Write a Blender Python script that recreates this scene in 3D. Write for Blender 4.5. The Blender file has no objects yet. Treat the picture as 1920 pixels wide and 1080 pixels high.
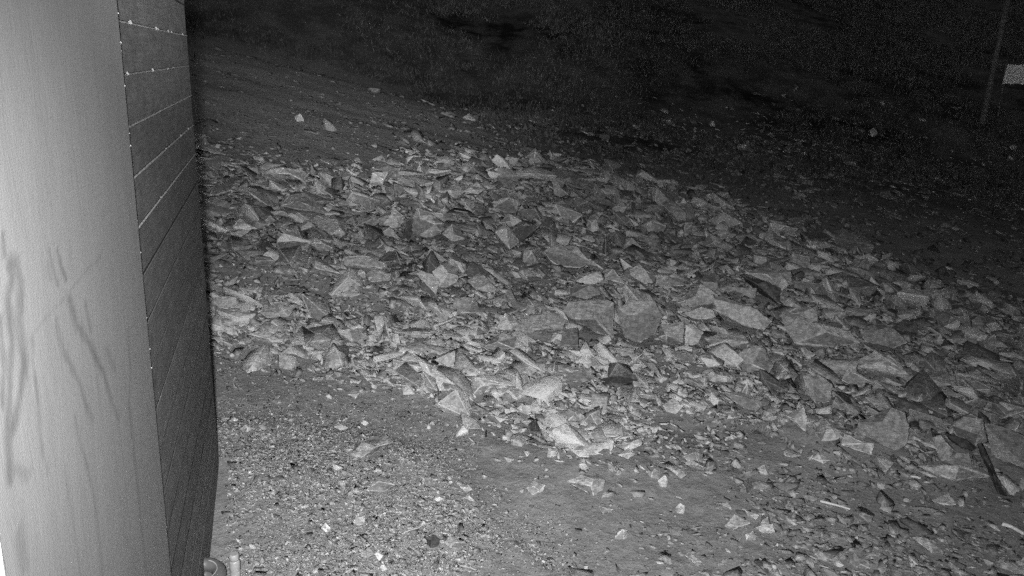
import bpy, bmesh, math, random
import numpy as np
from mathutils import Vector, Matrix
from mathutils import noise as mnoise

random.seed(7)
rng = np.random.default_rng(11)
scene = bpy.context.scene
COL = scene.collection

# ------------------------------------------------------------------ camera
CAM_H = 2.6
FPX, PITCH, ROLL = 1600.0, math.radians(15.0), math.radians(1.2)
_fw = np.array([0, math.cos(PITCH), -math.sin(PITCH)])
_r0 = np.array([1.0, 0, 0]); _u0 = np.cross(_r0, _fw)
_rt = math.cos(ROLL) * _r0 + math.sin(ROLL) * _u0
_up = -math.sin(ROLL) * _r0 + math.cos(ROLL) * _u0
CAM = np.array([0, 0, CAM_H])
cam_data = bpy.data.cameras.new("camera")
cam_data.sensor_width = 36.0
cam_data.lens = FPX / 1920.0 * 36.0
cam_data.clip_start = 0.02
cam_data.clip_end = 2000.0
cam = bpy.data.objects.new("camera", cam_data)
COL.objects.link(cam)
cam.matrix_world = Matrix(((_rt[0], _up[0], -_fw[0], 0), (_rt[1], _up[1], -_fw[1], 0),
                           (_rt[2], _up[2], -_fw[2], CAM_H), (0, 0, 0, 1)))
scene.camera = cam

# ------------------------------------------------------------------ night sky and the infrared lamps of the surveillance camera
world = bpy.data.worlds.new("World"); scene.world = world
world.use_nodes = True
wn = world.node_tree; wn.nodes.clear()
w_out = wn.nodes.new("ShaderNodeOutputWorld"); w_bg = wn.nodes.new("ShaderNodeBackground")
w_sky = wn.nodes.new("ShaderNodeTexSky"); w_sky.sky_type = 'NISHITA'; w_sky.sun_disc = False
w_sky.sun_elevation = math.radians(4.0); w_sky.sun_rotation = math.radians(200)
w_bw = wn.nodes.new("ShaderNodeRGBToBW")
wn.links.new(w_sky.outputs[0], w_bw.inputs[0]); wn.links.new(w_bw.outputs[0], w_bg.inputs[0])
w_bg.inputs[1].default_value = 0.056
wn.links.new(w_bg.outputs[0], w_out.inputs[0])


def infrared_lamp(loc, beams):
    """the ring of infrared diodes beside the lens: far, middle and near beams from one small source"""
    ld = bpy.data.lights.new("infrared_lamp", 'POINT')
    ld.energy = 1000.0; ld.shadow_soft_size = 0.045; ld.use_nodes = True
    nt = ld.node_tree; em = next(n for n in nt.nodes if n.type == 'EMISSION')
    tc = nt.nodes.new("ShaderNodeTexCoord"); total = None
    for k, size_deg, px, py in beams:
        d = _fw * FPX + _rt * (px - 960) + _up * (540 - py); d = d / np.linalg.norm(d)
        dot = nt.nodes.new("ShaderNodeVectorMath"); dot.operation = 'DOT_PRODUCT'
        nt.links.new(tc.outputs["Normal"], dot.inputs[0]); dot.inputs[1].default_value = tuple(LAMP_SIGN * d)
        mr = nt.nodes.new("ShaderNodeMapRange"); mr.interpolation_type = 'SMOOTHSTEP'
        nt.links.new(dot.outputs["Value"], mr.inputs[0])
        mr.inputs[1].default_value = math.cos(math.radians(size_deg / 2)); mr.inputs[2].default_value = 1.0
        mr.inputs[3].default_value = 0.0; mr.inputs[4].default_value = k
        if total is None:
            total = mr.outputs[0]
        else:
            ad = nt.nodes.new("ShaderNodeMath"); ad.operation = 'ADD'
            nt.links.new(total, ad.inputs[0]); nt.links.new(mr.outputs[0], ad.inputs[1]); total = ad.outputs[0]
    nt.links.new(total, em.inputs["Strength"])
    o = bpy.data.objects.new("infrared_lamp", ld); COL.objects.link(o); o.location = loc
    return o


LAMP_SIGN = 1.0
infrared_lamp((-0.10, 0.03, CAM_H - 0.015), [(5.2, 35, 760, -50), (0.56, 70, 830, 400), (0.86, 96, 980, 790)])

scene.view_settings.view_transform = 'Standard'
scene.view_settings.look = 'None'
scene.view_settings.exposure = 0.0
scene.view_settings.gamma = 1.0
scene.view_settings.use_curve_mapping = False
scene.cycles.use_denoising = False
scene.cycles.use_adaptive_sampling = True
scene.cycles.adaptive_threshold = 0.08
scene.cycles.adaptive_min_samples = 14
scene.cycles.max_bounces = 2
scene.cycles.diffuse_bounces = 1
scene.cycles.glossy_bounces = 1


# ------------------------------------------------------------------ numbers: noise, terrain, pixel -> ground
def _hash(ix, iy, s):
    h = (ix * 374761393 + iy * 668265263 + s * 1274126177) & 0xFFFFFFFF
    h = ((h ^ (h >> 13)) * 1103515245) & 0xFFFFFFFF
    h = ((h ^ (h >> 16)) * 2246822519) & 0xFFFFFFFF
    return ((h ^ (h >> 15)) & 0xFFFFFF) / float(0xFFFFFF)


def vnoise(x, y, s=0):
    x = np.asarray(x, float); y = np.asarray(y, float)
    ix = np.floor(x).astype(np.int64); iy = np.floor(y).astype(np.int64)
    fx = x - ix; fy = y - iy
    fx = fx * fx * (3 - 2 * fx); fy = fy * fy * (3 - 2 * fy)
    a = _hash(ix, iy, s); b = _hash(ix + 1, iy, s); c = _hash(ix, iy + 1, s); d = _hash(ix + 1, iy + 1, s)
    return (a * (1 - fx) + b * fx) * (1 - fy) + (c * (1 - fx) + d * fx) * fy - 0.5


def fbm(x, y, s=0, o=4):
    t = 0; a = 1.0
    for k in range(o):
        t = t + a * vnoise(x, y, s + 17 * k); x = x * 2.03 + 3.1; y = y * 2.03 - 1.7; a *= 0.5
    return t


def sstep(a, b, x):
    t = np.clip((x - a) / (b - a), 0, 1)
    return t * t * (3 - 2 * t)


def base_z(x, y):
    x = np.asarray(x, float); y = np.asarray(y, float)
    yy = np.maximum(y - 3, 0)
    b = 0.05 + 0.20 * sstep(3.5, 15, y)
    xl = np.where(x < 0, x, 0.5 * x)
    xl = np.clip(xl, -16, 14)
    z = 0.02 + 0.065 * np.minimum(yy, 20) - b * xl * sstep(0.5, 3.0, y)
    crest = 20.0 + 0.15 * x
    dropw = sstep(3.0, -4.0, x)
    z = z - dropw * 1.0 * sstep(-1.0, 7.0, y - crest)
    rise = np.maximum(y - 25.0, 0)
    z = z + 0.30 * rise * sstep(25, 34, y) - 0.0004 * np.minimum(rise, 300) ** 2
    return z


def ray(px, py):
    d = _fw * FPX + _rt * (px - 960) + _up * (540 - py)
    return d / np.linalg.norm(d)


_T = np.concatenate([np.arange(1.0, 30, 0.015), np.arange(30, 160, 0.2)])


def hit(px, py, fn=None):
    fn = fn or base_z
    d = ray(px, py)
    P = CAM + _T[:, None] * d
    below = P[:, 2] < fn(P[:, 0], P[:, 1])
    i = int(np.argmax(below)) if below.any() else len(_T) - 1
    return P[i]


def poly_world(pts):
    return np.array([hit(a, b)[:2] for a, b in pts])


def inside(poly, x, y):
    r = np.zeros(np.shape(x), bool); n = len(poly); j = n - 1
    for i in range(n):
        xi, yi = poly[i]; xj, yj = poly[j]
        c = ((yi > y) != (yj > y)) & (x < (xj - xi) * (y - yi) / (yj - yi + 1e-12) + xi)
        r ^= c; j = i
    return r


RUBBLE = poly_world([(330, 250), (420, 275), (470, 320), (600, 335), (720, 318), (860, 300), (1020, 296), (1140, 318), (1290, 360), (1420, 395),
                     (1530, 450), (1640, 500), (1800, 545), (2050, 600), (2050, 960), (1860, 935), (1700, 905), (1560, 868),
                     (1450, 812), (1330, 800), (1260, 790), (1190, 850), (1120, 862), (1000, 852), (940, 800), (880, 768), (760, 730),
                     (640, 690), (560, 662), (470, 650), (330, 652)])
PATCHES = [poly_world(p) for p in (
    [(395, 440), (440, 440), (500, 490), (480, 500), (400, 500)],
    [(815, 488), (900, 478), (985, 500), (960, 525), (880, 515)],
    [(945, 530), (1020, 530), (1065, 560), (1040, 575), (960, 565)],
    [(398, 520), (520, 530), (640, 548), (600, 565), (480, 560), (398, 570)],
    [(560, 560), (680, 565), (770, 600), (700, 612), (570, 590)],
    [(1210, 775), (1340, 775), (1430, 805), (1300, 830), (1220, 820)])]
GRAVEL = poly_world([(330, 800), (520, 800), (680, 815), (800, 850), (880, 910), (930, 985), (1000, 1040), (1080, 1150), (330, 1250)])
PATH = poly_world([(330, 655), (480, 655), (640, 700), (880, 780), (1000, 860), (1090, 900), (1170, 1000), (1200, 1150), (1050, 1100),
                   (930, 960), (850, 870), (700, 805), (430, 780), (330, 790)])
LOWER = poly_world([(1120, 870), (1250, 800), (1450, 820), (1560, 872), (1700, 910), (1880, 940), (2050, 970), (2050, 1250), (1150, 1250),
                    (1180, 1050)])
FARSCATTER = poly_world([(560, 305), (900, 215), (1200, 215), (1500, 215), (1850, 260), (2100, 300), (2100, 640), (1800, 550), (1530, 450),
                         (1290, 360), (1140, 318), (1000, 296), (860, 300)])
UPPERDIRT = poly_world([(330, 60), (420, 75), (600, 115), (760, 165), (900, 215), (1000, 296), (860, 300), (720, 318), (600, 335), (470, 320), (330, 260)])


def soft(poly, x, y, w):
    """share of a small neighbourhood that lies in the polygon"""
    t = 0
    for k in range(8):
        a = k * math.pi / 4
        t = t + inside(poly, x + w * math.cos(a), y + w * math.sin(a))
    return (t + inside(poly, x, y)) / 9.0


def terrain_z(x, y):
    z = base_z(x, y)
    z = z + 0.05 * fbm(np.asarray(x) * 0.5, np.asarray(y) * 0.5, 3, 4) * sstep(2, 8, np.asarray(y))
    z = z + 0.4 * fbm(np.asarray(x) * 0.12, np.asarray(y) * 0.12, 9, 5) * sstep(24, 36, np.asarray(y))
    xr = np.asarray(x); yr = np.asarray(y)
    z = z + 0.03 * fbm(xr * 0.45 + yr * 0.1, (yr - 0.3 * xr) * 1.5, 77, 3) * sstep(8, 13, yr) * sstep(26, 20, yr)   # rills down the bare slope
    z = z + 0.035 * fbm(np.asarray(x) * 2.2, np.asarray(y) * 2.2, 5, 4)
    return z


def ground_z(x, y):
    """terrain plus the low bank of rubble and the gravel heap"""
    x = np.asarray(x, float); y = np.asarray(y, float)
    m = 0.5 * soft(RUBBLE, x, y, 0.25) + 0.5 * soft(RUBBLE, x, y, 0.55)
    p = sum(soft(q, x, y, 0.15) for q in PATCHES)
    z = terrain_z(x, y) + m * (0.04 + 0.14 * (fbm(x * 0.9, y * 0.9, 21, 3) + 0.2)) - 0.04 * np.clip(p, 0, 1)
    g = 0.5 * soft(GRAVEL, x, y, 0.05) + 0.5 * soft(GRAVEL, x, y, 0.16)
    z = z + 0.035 * g
    return z


# ------------------------------------------------------------------ materials
def new_mat(name):
    m = bpy.data.materials.new(name); m.use_nodes = True
    nt = m.node_tree; nt.nodes.clear()
    out = nt.nodes.new("ShaderNodeOutputMaterial"); b = nt.nodes.new("ShaderNodeBsdfPrincipled")
    nt.links.new(b.outputs[0], out.inputs[0])
    b.inputs["Roughness"].default_value = 0.85
    b.inputs["Specular IOR Level"].default_value = 0.25
    return m, nt, b


def nd(nt, kind, **kw):
    n = nt.nodes.new(kind)
    for k, v in kw.items():
        if k.startswith("_"):
            setattr(n, k[1:], v)
        else:
            n.inputs[k.replace("__", " ")].default_value = v
    return n


def math_(nt, op, a, b=None, clamp=False):
    n = nt.nodes.new("ShaderNodeMath"); n.operation = op; n.use_clamp = clamp
    for i, v in enumerate((a, b)):
        if v is None:
            continue
        if isinstance(v, (int, float)):
            n.inputs[i].default_value = v
        else:
            nt.links.new(v, n.inputs[i])
    return n.outputs[0]


def remap(nt, v, a, b, c, d):
    n = nt.nodes.new("ShaderNodeMapRange"); n.clamp = True
    nt.links.new(v, n.inputs[0])
    for i, q in enumerate((a, b, c, d)):
        n.inputs[i + 1].default_value = q
    return n.outputs[0]


def noise(nt, vec, scale, detail=6, rough=0.6, dist=0.0):
    n = nd(nt, "ShaderNodeTexNoise", Scale=scale, Detail=detail, Roughness=rough, Distortion=dist)
    if vec is not None:
        nt.links.new(vec, n.inputs["Vector"])
    return n.outputs[0]


def mapped(nt, vec, scale=(1, 1, 1), rot=(0, 0, 0)):
    n = nt.nodes.new("ShaderNodeMapping"); n.inputs["Scale"].default_value = scale; n.inputs["Rotation"].default_value = rot
    nt.links.new(vec, n.inputs[0]); return n.outputs[0]


def bump(nt, b, h, strength, dist, prev=None):
    n = nd(nt, "ShaderNodeBump", Strength=strength, Distance=dist)
    nt.links.new(h, n.inputs["Height"])
    if prev is not None:
        nt.links.new(prev, n.inputs["Normal"])
    nt.links.new(n.outputs[0], b.inputs["Normal"])
    return n.outputs[0]


def rock_material():
    m, nt, b = new_mat("fractured_rock")
    g = nt.nodes.new("ShaderNodeNewGeometry"); pos = g.outputs["Position"]
    at = nd(nt, "ShaderNodeAttribute", _attribute_name="tone")
    ed = nd(nt, "ShaderNodeAttribute", _attribute_name="edge")
    oi = nt.nodes.new("ShaderNodeObjectInfo")
    bw = nt.nodes.new("ShaderNodeRGBToBW"); nt.links.new(oi.outputs["Color"], bw.inputs[0])
    mott = noise(nt, pos, 28, 4, 0.78)
    strat = noise(nt, mapped(nt, pos, (16, 25, 120), (0.5, 0.35, 0.4)), 1.1, 3, 0.7, 0.8)
    vein = math_(nt, 'ABSOLUTE', math_(nt, 'SUBTRACT', strat, 0.52))
    vein = remap(nt, vein, 0.0, 0.018, 1.0, 0.0)
    vein = math_(nt, 'MULTIPLY', vein, remap(nt, mott, 0.52, 0.62, 0, 1))
    k = math_(nt, 'MULTIPLY', remap(nt, mott, 0.32, 0.68, 0.58, 1.42), remap(nt, strat, 0.3, 0.7, 0.66, 1.34))
    c = math_(nt, 'MULTIPLY', math_(nt, 'MULTIPLY', at.outputs["Fac"], bw.outputs[0]), k)
    c = math_(nt, 'MULTIPLY', c, math_(nt, 'ADD', 1.0, math_(nt, 'MULTIPLY', ed.outputs["Fac"], 0.75)))  # bevel edges painted paler to give bright rims like highlights
    c = math_(nt, 'ADD', c, math_(nt, 'MULTIPLY', vein, 0.2))
    c = math_(nt, 'MINIMUM', c, 0.8)
    nt.links.new(c, b.inputs["Base Color"])
    bump(nt, b, math_(nt, 'ADD', math_(nt, 'MULTIPLY', strat, 0.6), mott), 0.7, 0.02)
    b.inputs["Roughness"].default_value = 0.72
    return m


def dirt_material():
    m, nt, b = new_mat("stony_dirt")
    g = nt.nodes.new("ShaderNodeNewGeometry"); pos = g.outputs["Position"]
    big = noise(nt, pos, 0.9, 3, 0.55); mid = noise(nt, pos, 11, 5, 0.7); fine = noise(nt, pos, 95, 2, 0.7)
    c = math_(nt, 'MULTIPLY', remap(nt, big, 0.3, 0.7, 0.28, 0.345), remap(nt, mid, 0.3, 0.7, 0.76, 1.2))
    c = math_(nt, 'MULTIPLY', c, remap(nt, fine, 0.25, 0.75, 0.72, 1.28))
    sp = []
    for sc, th, br in ((110, 0.87, 0.24),):
        v = nd(nt, "ShaderNodeTexVoronoi", Scale=sc); nt.links.new(pos, v.inputs["Vector"])
        bwn = nt.nodes.new("ShaderNodeSeparateColor"); nt.links.new(v.outputs["Color"], bwn.inputs[0])
        on = math_(nt, 'GREATER_THAN', bwn.outputs[0], th)
        rad = remap(nt, v.outputs["Distance"], 0.25, 0.4, 1.0, 0.0)
        on = math_(nt, 'MULTIPLY', on, rad)
        sp.append(on)
        c = math_(nt, 'ADD', c, math_(nt, 'MULTIPLY', math_(nt, 'MULTIPLY', on, bwn.outputs[1]), br))
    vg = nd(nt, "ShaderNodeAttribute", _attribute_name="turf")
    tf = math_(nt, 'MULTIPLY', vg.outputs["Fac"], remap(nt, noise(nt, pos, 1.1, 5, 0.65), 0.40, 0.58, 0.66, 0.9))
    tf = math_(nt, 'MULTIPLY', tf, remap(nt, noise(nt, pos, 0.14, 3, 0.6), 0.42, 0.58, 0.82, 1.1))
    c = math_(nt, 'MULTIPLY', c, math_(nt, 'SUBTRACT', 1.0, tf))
    nt.links.new(c, b.inputs["Base Color"])
    bump(nt, b, mid, 0.5, 0.05)
    b.inputs["Roughness"].default_value = 0.95
    return m


def plain_material(name, val, rough=0.7, var=0.3, scale=30, bmp=0.3, bdist=0.004, aniso=(1, 1, 1), spec=0.25):
    m, nt, b = new_mat(name)
    tc = nt.nodes.new("ShaderNodeTexCoord")
    v = mapped(nt, tc.outputs["Object"], aniso)
    n = noise(nt, v, scale, 6, 0.65)
    c = math_(nt, 'MULTIPLY', remap(nt, n, 0.3, 0.7, 1 - var, 1 + var), val)
    nt.links.new(c, b.inputs["Base Color"])
    bump(nt, b, n, bmp, bdist)
    b.inputs["Roughness"].default_value = rough
    b.inputs["Specular IOR Level"].default_value = spec
    return m


def plank_material():
    m, nt, b = new_mat("dark_stained_timber")
    tc = nt.nodes.new("ShaderNodeTexCoord"); oi = nt.nodes.new("ShaderNodeObjectInfo")
    add = nt.nodes.new("ShaderNodeVectorMath"); add.operation = 'ADD'
    nt.links.new(tc.outputs["Object"], add.inputs[0]); nt.links.new(oi.outputs["Random"], add.inputs[1])
    grain = noise(nt, mapped(nt, add.outputs[0], (60, 2.0, 60)), 2.0, 7, 0.65, 0.3)
    blot = noise(nt, mapped(nt, add.outputs[0], (3, 3, 6)), 3.0, 6, 0.7)
    speck = noise(nt, add.outputs[0], 160, 3, 0.6)
    c = math_(nt, 'MULTIPLY', remap(nt, grain, 0.3, 0.7, 0.75, 1.25), remap(nt, blot, 0.3, 0.7, 0.75, 1.3))
    c = math_(nt, 'MULTIPLY', c, remap(nt, oi.outputs["Random"], 0, 1, 0.135, 0.18))
    c = math_(nt, 'ADD', c, remap(nt, speck, 0.72, 0.8, 0, 0.04))
    nt.links.new(c, b.inputs["Base Color"])
    p = bump(nt, b, grain, 0.35, 0.003)
    bump(nt, b, speck, 0.3, 0.0015, p)
    b.inputs["Roughness"].default_value = 0.7
    return m


def panel_material():
    m, nt, b = new_mat("stained_painted_board")
    tc = nt.nodes.new("ShaderNodeTexCoord"); o = tc.outputs["Object"]
    base = noise(nt, mapped(nt, o, (6, 6, 2)), 2.0, 6, 0.6)
    speck = noise(nt, o, 190, 3, 0.6)
    # run-off stains: long down the board, patchy, only in some bands
    st1 = noise(nt, mapped(nt, o, (1, 9, 2.6), (0.10, 0, 0)), 2.0, 4, 0.55, 2.2)
    st2 = noise(nt, mapped(nt, o, (1, 4.0, 2.0)), 1.6, 4, 0.6, 0.4)
    sx = nt.nodes.new("ShaderNodeSeparateXYZ"); nt.links.new(o, sx.inputs[0])
    sa = nd(nt, "ShaderNodeAttribute", _attribute_name="stain")
    st = math_(nt, 'MULTIPLY', sa.outputs["Fac"], remap(nt, st2, 0.35, 0.6, 0.55, 1.15))
    st = math_(nt, 'ADD', st, math_(nt, 'MULTIPLY', remap(nt, st1, 0.54, 0.62, 0, 1), 0.07))
    c = math_(nt, 'MULTIPLY', remap(nt, base, 0.3, 0.7, 0.235, 0.265), math_(nt, 'SUBTRACT', 1.0, math_(nt, 'MULTIPLY', st, 0.42)))
    c = math_(nt, 'ADD', c, remap(nt, speck, 0.70, 0.76, 0, 0.16))
    nt.links.new(c, b.inputs["Base Color"])
    saw = nd(nt, "ShaderNodeTexWave", Scale=62.0, Distortion=1.2, Detail=2.0); saw.bands_direction = 'Z'
    nt.links.new(o, saw.inputs["Vector"])
    p = bump(nt, b, saw.outputs["Fac"], 0.12, 0.0008)
    p = bump(nt, b, speck, 0.35, 0.0015, p)
    bump(nt, b, st1, 0.15, 0.003, p)
    b.inputs["Roughness"].default_value = 0.6
    return m


M_ROCK = rock_material()
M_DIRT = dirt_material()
M_PLANK = plank_material()
M_PANEL = panel_material()
M_FLAKE = plain_material("flaking_white_paint", 0.3, 0.6, 0.15, 60)
M_PALE_STRAND = plain_material("pale_strand", 0.36, 0.9, 0.15, 80)
M_PIPE = plain_material("grey_plastic_pipe", 0.15, 0.45, 0.2, 20, 0.1, 0.002, spec=0.5)
M_BOTTLE = plain_material("cloudy_white_plastic", 0.42, 0.4, 0.2, 25, 0.15, 0.002, spec=0.5)
M_WHITE = plain_material("white_painted_metal", 0.75, 0.5, 0.1, 10, 0.05)
M_STICK = plain_material("bleached_wood", 0.78, 0.7, 0.15, 40)
M_TWIG = plain_material("dry_twig", 0.5, 0.8, 0.3, 50)
M_POLE = plain_material("weathered_pole", 0.14, 0.8, 0.4, 14, 0.4)
M_GRASS = plain_material("dry_dark_grass", 0.12, 0.9, 0.95, 2.6, 0.0)
M_TUFT = plain_material("pale_dry_grass", 0.3, 0.9, 0.3, 8, 0.0)
M_RAG = plain_material("pale_scrap", 0.70, 0.8, 0.15, 30)
M_ROOF_AND_SHADE = plain_material("roof_felt_and_joint_shade", 0.02, 0.9, 0.3, 12)


def set_attr(me, name, vals, domain='POINT'):
    a = me.attributes.new(name, 'FLOAT', domain); a.data.foreach_set("value", np.asarray(vals, np.float32))


def obj(name, me, mat, parent=None, **props):
    o = bpy.data.objects.new(name, me); COL.objects.link(o)
    if mat is not None and len(me.materials) == 0:
        me.materials.append(mat)
    if parent is not None:
        o.parent = parent
    for k, v in props.items():
        o[k] = v
    return o


def empty(name, **props):
    o = bpy.data.objects.new(name, None); COL.objects.link(o)
    for k, v in props.items():
        o[k] = v
    return o


def mesh_of(name, verts, faces):
    me = bpy.data.meshes.new(name); me.from_pydata([tuple(map(float, v)) for v in verts], [], faces); me.update(); return me


# ------------------------------------------------------------------ ground
def build_ground():
    fine = np.radians(np.linspace(-44, 44, 380))
    rest = np.radians(np.linspace(44, 316, 46))[1:-1]
    ang = np.concatenate([fine, rest]); na = len(ang)
    rad = np.concatenate([[0.3], np.geomspace(0.8, 32, 470), np.geomspace(32, 900, 60)[1:]])
    A, R = np.meshgrid(ang, rad)
    X = R * np.sin(A); Y = R * np.cos(A)
    Z = ground_z(X, Y)
    n = len(rad)
    idx = np.arange(n * na).reshape(n, na)
    nxt = np.roll(idx, -1, axis=1)
    quads = np.stack([idx[:-1], idx[1:], nxt[1:], nxt[:-1]], -1).reshape(-1, 4)
    V = np.stack([X, Y, Z], -1).reshape(-1, 3)
    me = bpy.data.meshes.new("ground")
    me.vertices.add(len(V)); me.vertices.foreach_set("co", V.ravel().astype(np.float32))
    me.loops.add(quads.size); me.polygons.add(len(quads))
    me.loops.foreach_set("vertex_index", quads.ravel().astype(np.int32))
    me.polygons.foreach_set("loop_start", (np.arange(len(quads)) * 4).astype(np.int32))
    me.polygons.foreach_set("loop_total", np.full(len(quads), 4, np.int32))
    me.polygons.foreach_set("use_smooth", np.ones(len(quads), bool))
    me.update(calc_edges=True)
    if me.polygons[0].normal.z < 0:
        me.flip_normals()
    x, y = V[:, 0], V[:, 1]
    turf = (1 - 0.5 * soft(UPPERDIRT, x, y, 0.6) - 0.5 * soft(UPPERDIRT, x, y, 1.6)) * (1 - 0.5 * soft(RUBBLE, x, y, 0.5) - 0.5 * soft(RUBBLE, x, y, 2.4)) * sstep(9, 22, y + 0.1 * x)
    set_attr(me, "turf", turf)
    return obj("ground", me, M_DIRT, kind="structure")


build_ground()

# ------------------------------------------------------------------ the timber building along the side
WD = np.array([-0.26709, 0.96367, 0.0]); WD /= np.linalg.norm(WD)     # along the wall, away from the camera
WN = np.array([WD[1], -WD[0], 0.0])                                   # out of the wall, towards the yard
WB = np.array([-1.70365, 4.57665, 0.0])                               # far corner
wall_m = Matrix(((WN[0], WD[0], 0, WB[0]), (WN[1], WD[1], 0, WB[1]), (0, 0, 1, 0), (0, 0, 0, 1)))
building = empty("timber_building", label="dark timber-clad building with a smooth stained board on its wall", category="building")
building.matrix_world = wall_m   # local x: out of the wall, local y: along it (0 at the far corner), z up


def box(x0, x1, y0, y1, z0, z1, bev=0.0):
    bm = bmesh.new()
    bmesh.ops.create_cube(bm, size=1)
    for v in bm.verts:
        v.co = Vector(((x0 + x1) / 2 + v.co.x * (x1 - x0), (y0 + y1) / 2 + v.co.y * (y1 - y0), (z0 + z1) / 2 + v.co.z * (z1 - z0)))
    if bev:
        bmesh.ops.bevel(bm, geom=bm.edges[:], offset=bev, segments=1, affect='EDGES')
    me = bpy.data.meshes.new("m"); bm.to_mesh(me); bm.free(); return me


WL = -7.5
obj("wall_core", box(-2.6, -0.032, WL, -0.004, 0.14, 3.1), M_ROOF_AND_SHADE, building)
obj("roof", box(-2.9, 0.12, WL - 0.3, 0.25, 3.12, 3.2), M_ROOF_AND_SHADE, building)
for i in range(20):
    z0 = 0.125 + 0.1505 * i
    yj = 0.0
    me = box(-0.03, 0.0 + random.uniform(-0.0015, 0.0015), WL, yj + random.uniform(-0.004, 0.002), z0 + 0.005, z0 + 0.1505 - 0.004, 0.0006)
    obj("plank", me, M_PLANK, building)
    obj("joint_shade", box(-0.029, -0.0012, WL, -0.004, z0 - 0.0038, z0 + 0.0048), M_ROOF_AND_SHADE, building)  # added near-black strip standing for the shade in the open joint
# far side cladding, seen only from round the corner
for i in range(20):
    z0 = 0.125 + 0.1505 * i
    obj("plank", box(-2.6, -0.034, -0.003, 0.02, z0 + 0.003, z0 + 0.1475, 0.003), M_PLANK, building)


def strand(y0, y1, z, x, seed, dens=40, th=0.002):
    """ragged pale strand with small specks along a board joint"""
    r = random.Random(seed); vs = []; fs = []
    n = int((y1 - y0) * dens); prev = None
    for i in range(n + 1):
        y = y0 + (y1 - y0) * i / n
        w = th * r.uniform(0.85, 1.12)
        zz = z + r.uniform(-0.0007, 0.0007); k = len(vs)
        vs += [(x, y, zz - w), (x + 0.0085, y, zz), (x, y, zz + w)]
        if i:
            fs += [(k - 3, k - 2, k + 1, k), (k - 2, k - 1, k + 2, k + 1)]
        if r.random() < 0.03:
            q = len(vs); s = r.uniform(0.001, 0.003); h = r.uniform(0.002, 0.008)
            vs += [(x + .004, y - s, zz + h), (x + .004, y + s, zz + h), (x + .008, y, zz + h + s), (x, y, zz + h - s)]
            fs += [(q, q + 1, q + 2), (q, q + 3, q + 1), (q, q + 2, q + 3), (q + 1, q + 3, q + 2)]
    return mesh_of("joint_strand", vs, fs)


for i, (k, t) in enumerate(((17, 0.0046), (16, 0.0048), (15, 0.0046), (14, 0.0036), (13, 0.0024))):
    z = 0.125 + 0.1505 * k
    obj("joint_strand", strand(-2.2, -0.02, z, -0.004, i, th=t), M_PALE_STRAND, building, kind="stuff")  # pale ragged strips along the upper board joints

# smooth board fixed on the wall, nearer the camera
PY1 = -2.16; PY0 = -3.63; PT = 0.009
SMEARS = [([(18,500),(30,495),(40,530),(38,600),(45,680),(35,760),(25,800)],9,1), ([(5,440),(8,480)],5,1), ([(25,505),(15,560),(22,640),(20,720),(15,800),(20,900)],7,.9),
          ([(92,470),(98,500),(108,535)],4,.9), ([(108,468),(115,500),(125,525)],3,.9), ([(90,495),(95,525)],3,.8), ([(105,600),(120,660),(135,690),(150,720),(160,760),(175,785)],5,.6),
          ([(130,560),(145,610),(165,640),(180,670),(195,700),(205,740),(222,785)],6,.75), ([(160,570),(170,620)],4,.7), ([(200,655),(215,690)],6,.6), ([(60,640),(66,700),(72,770),(80,840),(88,890)],3,.8),
          ([(140,780),(150,830),(165,880),(185,960),(200,1060)],3.5,.6), ([(120,880),(135,960),(150,1060)],3,.5), ([(240,620),(245,700),(240,790)],3,.5), ([(30,880),(42,890),(55,888)],6,.6), ([(35,1000),(45,1070)],8,.6),
          ([(50,645),(80,603),(110,572),(150,522),(190,480)],2.0,.35), ([(0,600),(6,680),(4,760)],6,.8)]


def build_panel():
    W4 = np.array(wall_m.inverted())
    ny, nz = 110, 300
    ys = np.linspace(PY0, PY1, ny); zs = np.concatenate([[0.2], np.linspace(1.7, 3.05, nz - 1)])
    Y, Z = np.meshgrid(ys, zs)
    st = np.zeros(Y.shape)
    wob = 1 + 0.9 * fbm(Y * 40, Z * 22, 91, 3)
    for pts, w, k in SMEARS:
        q = []
        for px, py in pts:
            d = W4[:3, :3] @ ray(px, py); o = W4[:3, :3] @ CAM + W4[:3, 3]
            t = (PT - o[0]) / d[0]; p = o + d * t; q.append((p[1], p[2], t))
        for (y0, z0, t0), (y1, z1, t1) in zip(q[:-1], q[1:]):
            L = max(1e-9, (y1 - y0) ** 2 + (z1 - z0) ** 2)
            u = np.clip(((Y - y0) * (y1 - y0) + (Z - z0) * (z1 - z0)) / L, 0, 1)
            dy = (Y - y0 - u * (y1 - y0)) * 0.35; dz = (Z - z0 - u * (z1 - z0))
            dist = np.hypot(dy, dz * 0.5) * 1600 / t0
            st = np.maximum(st, k * np.clip(1.25 - dist / (w * np.clip(wob, 0.3, 2)), 0, 1))
    n = ny * nz
    V = np.concatenate([np.stack([np.full(n, PT), Y.ravel(), Z.ravel()], -1), [[0.001, PY0, 0.2], [0.001, PY1, 0.2], [0.001, PY1, 3.05], [0.001, PY0, 3.05]]])
    idx = np.arange(n).reshape(nz, ny)
    F = np.stack([idx[:-1, :-1], idx[:-1, 1:], idx[1:, 1:], idx[1:, :-1]], -1).reshape(-1, 4).tolist()
    F.append([n] + idx[::-1, 0].tolist()[::-1][::1] + [n + 3]); F.append([n + 1] + idx[:, -1].tolist() + [n + 2])
    F.append(idx[0].tolist() + [n + 1, n]); F.append(idx[-1].tolist() + [n + 2, n + 3])
    me = mesh_of("panel", V, F)
    set_attr(me, "stain", np.concatenate([st.ravel(), np.zeros(4)]))
    return me


panel_me = build_panel()
panel = obj("smooth_board", panel_me, M_PANEL, building, label="pale smooth board with dark run-off stains and chipped edges")


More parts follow.
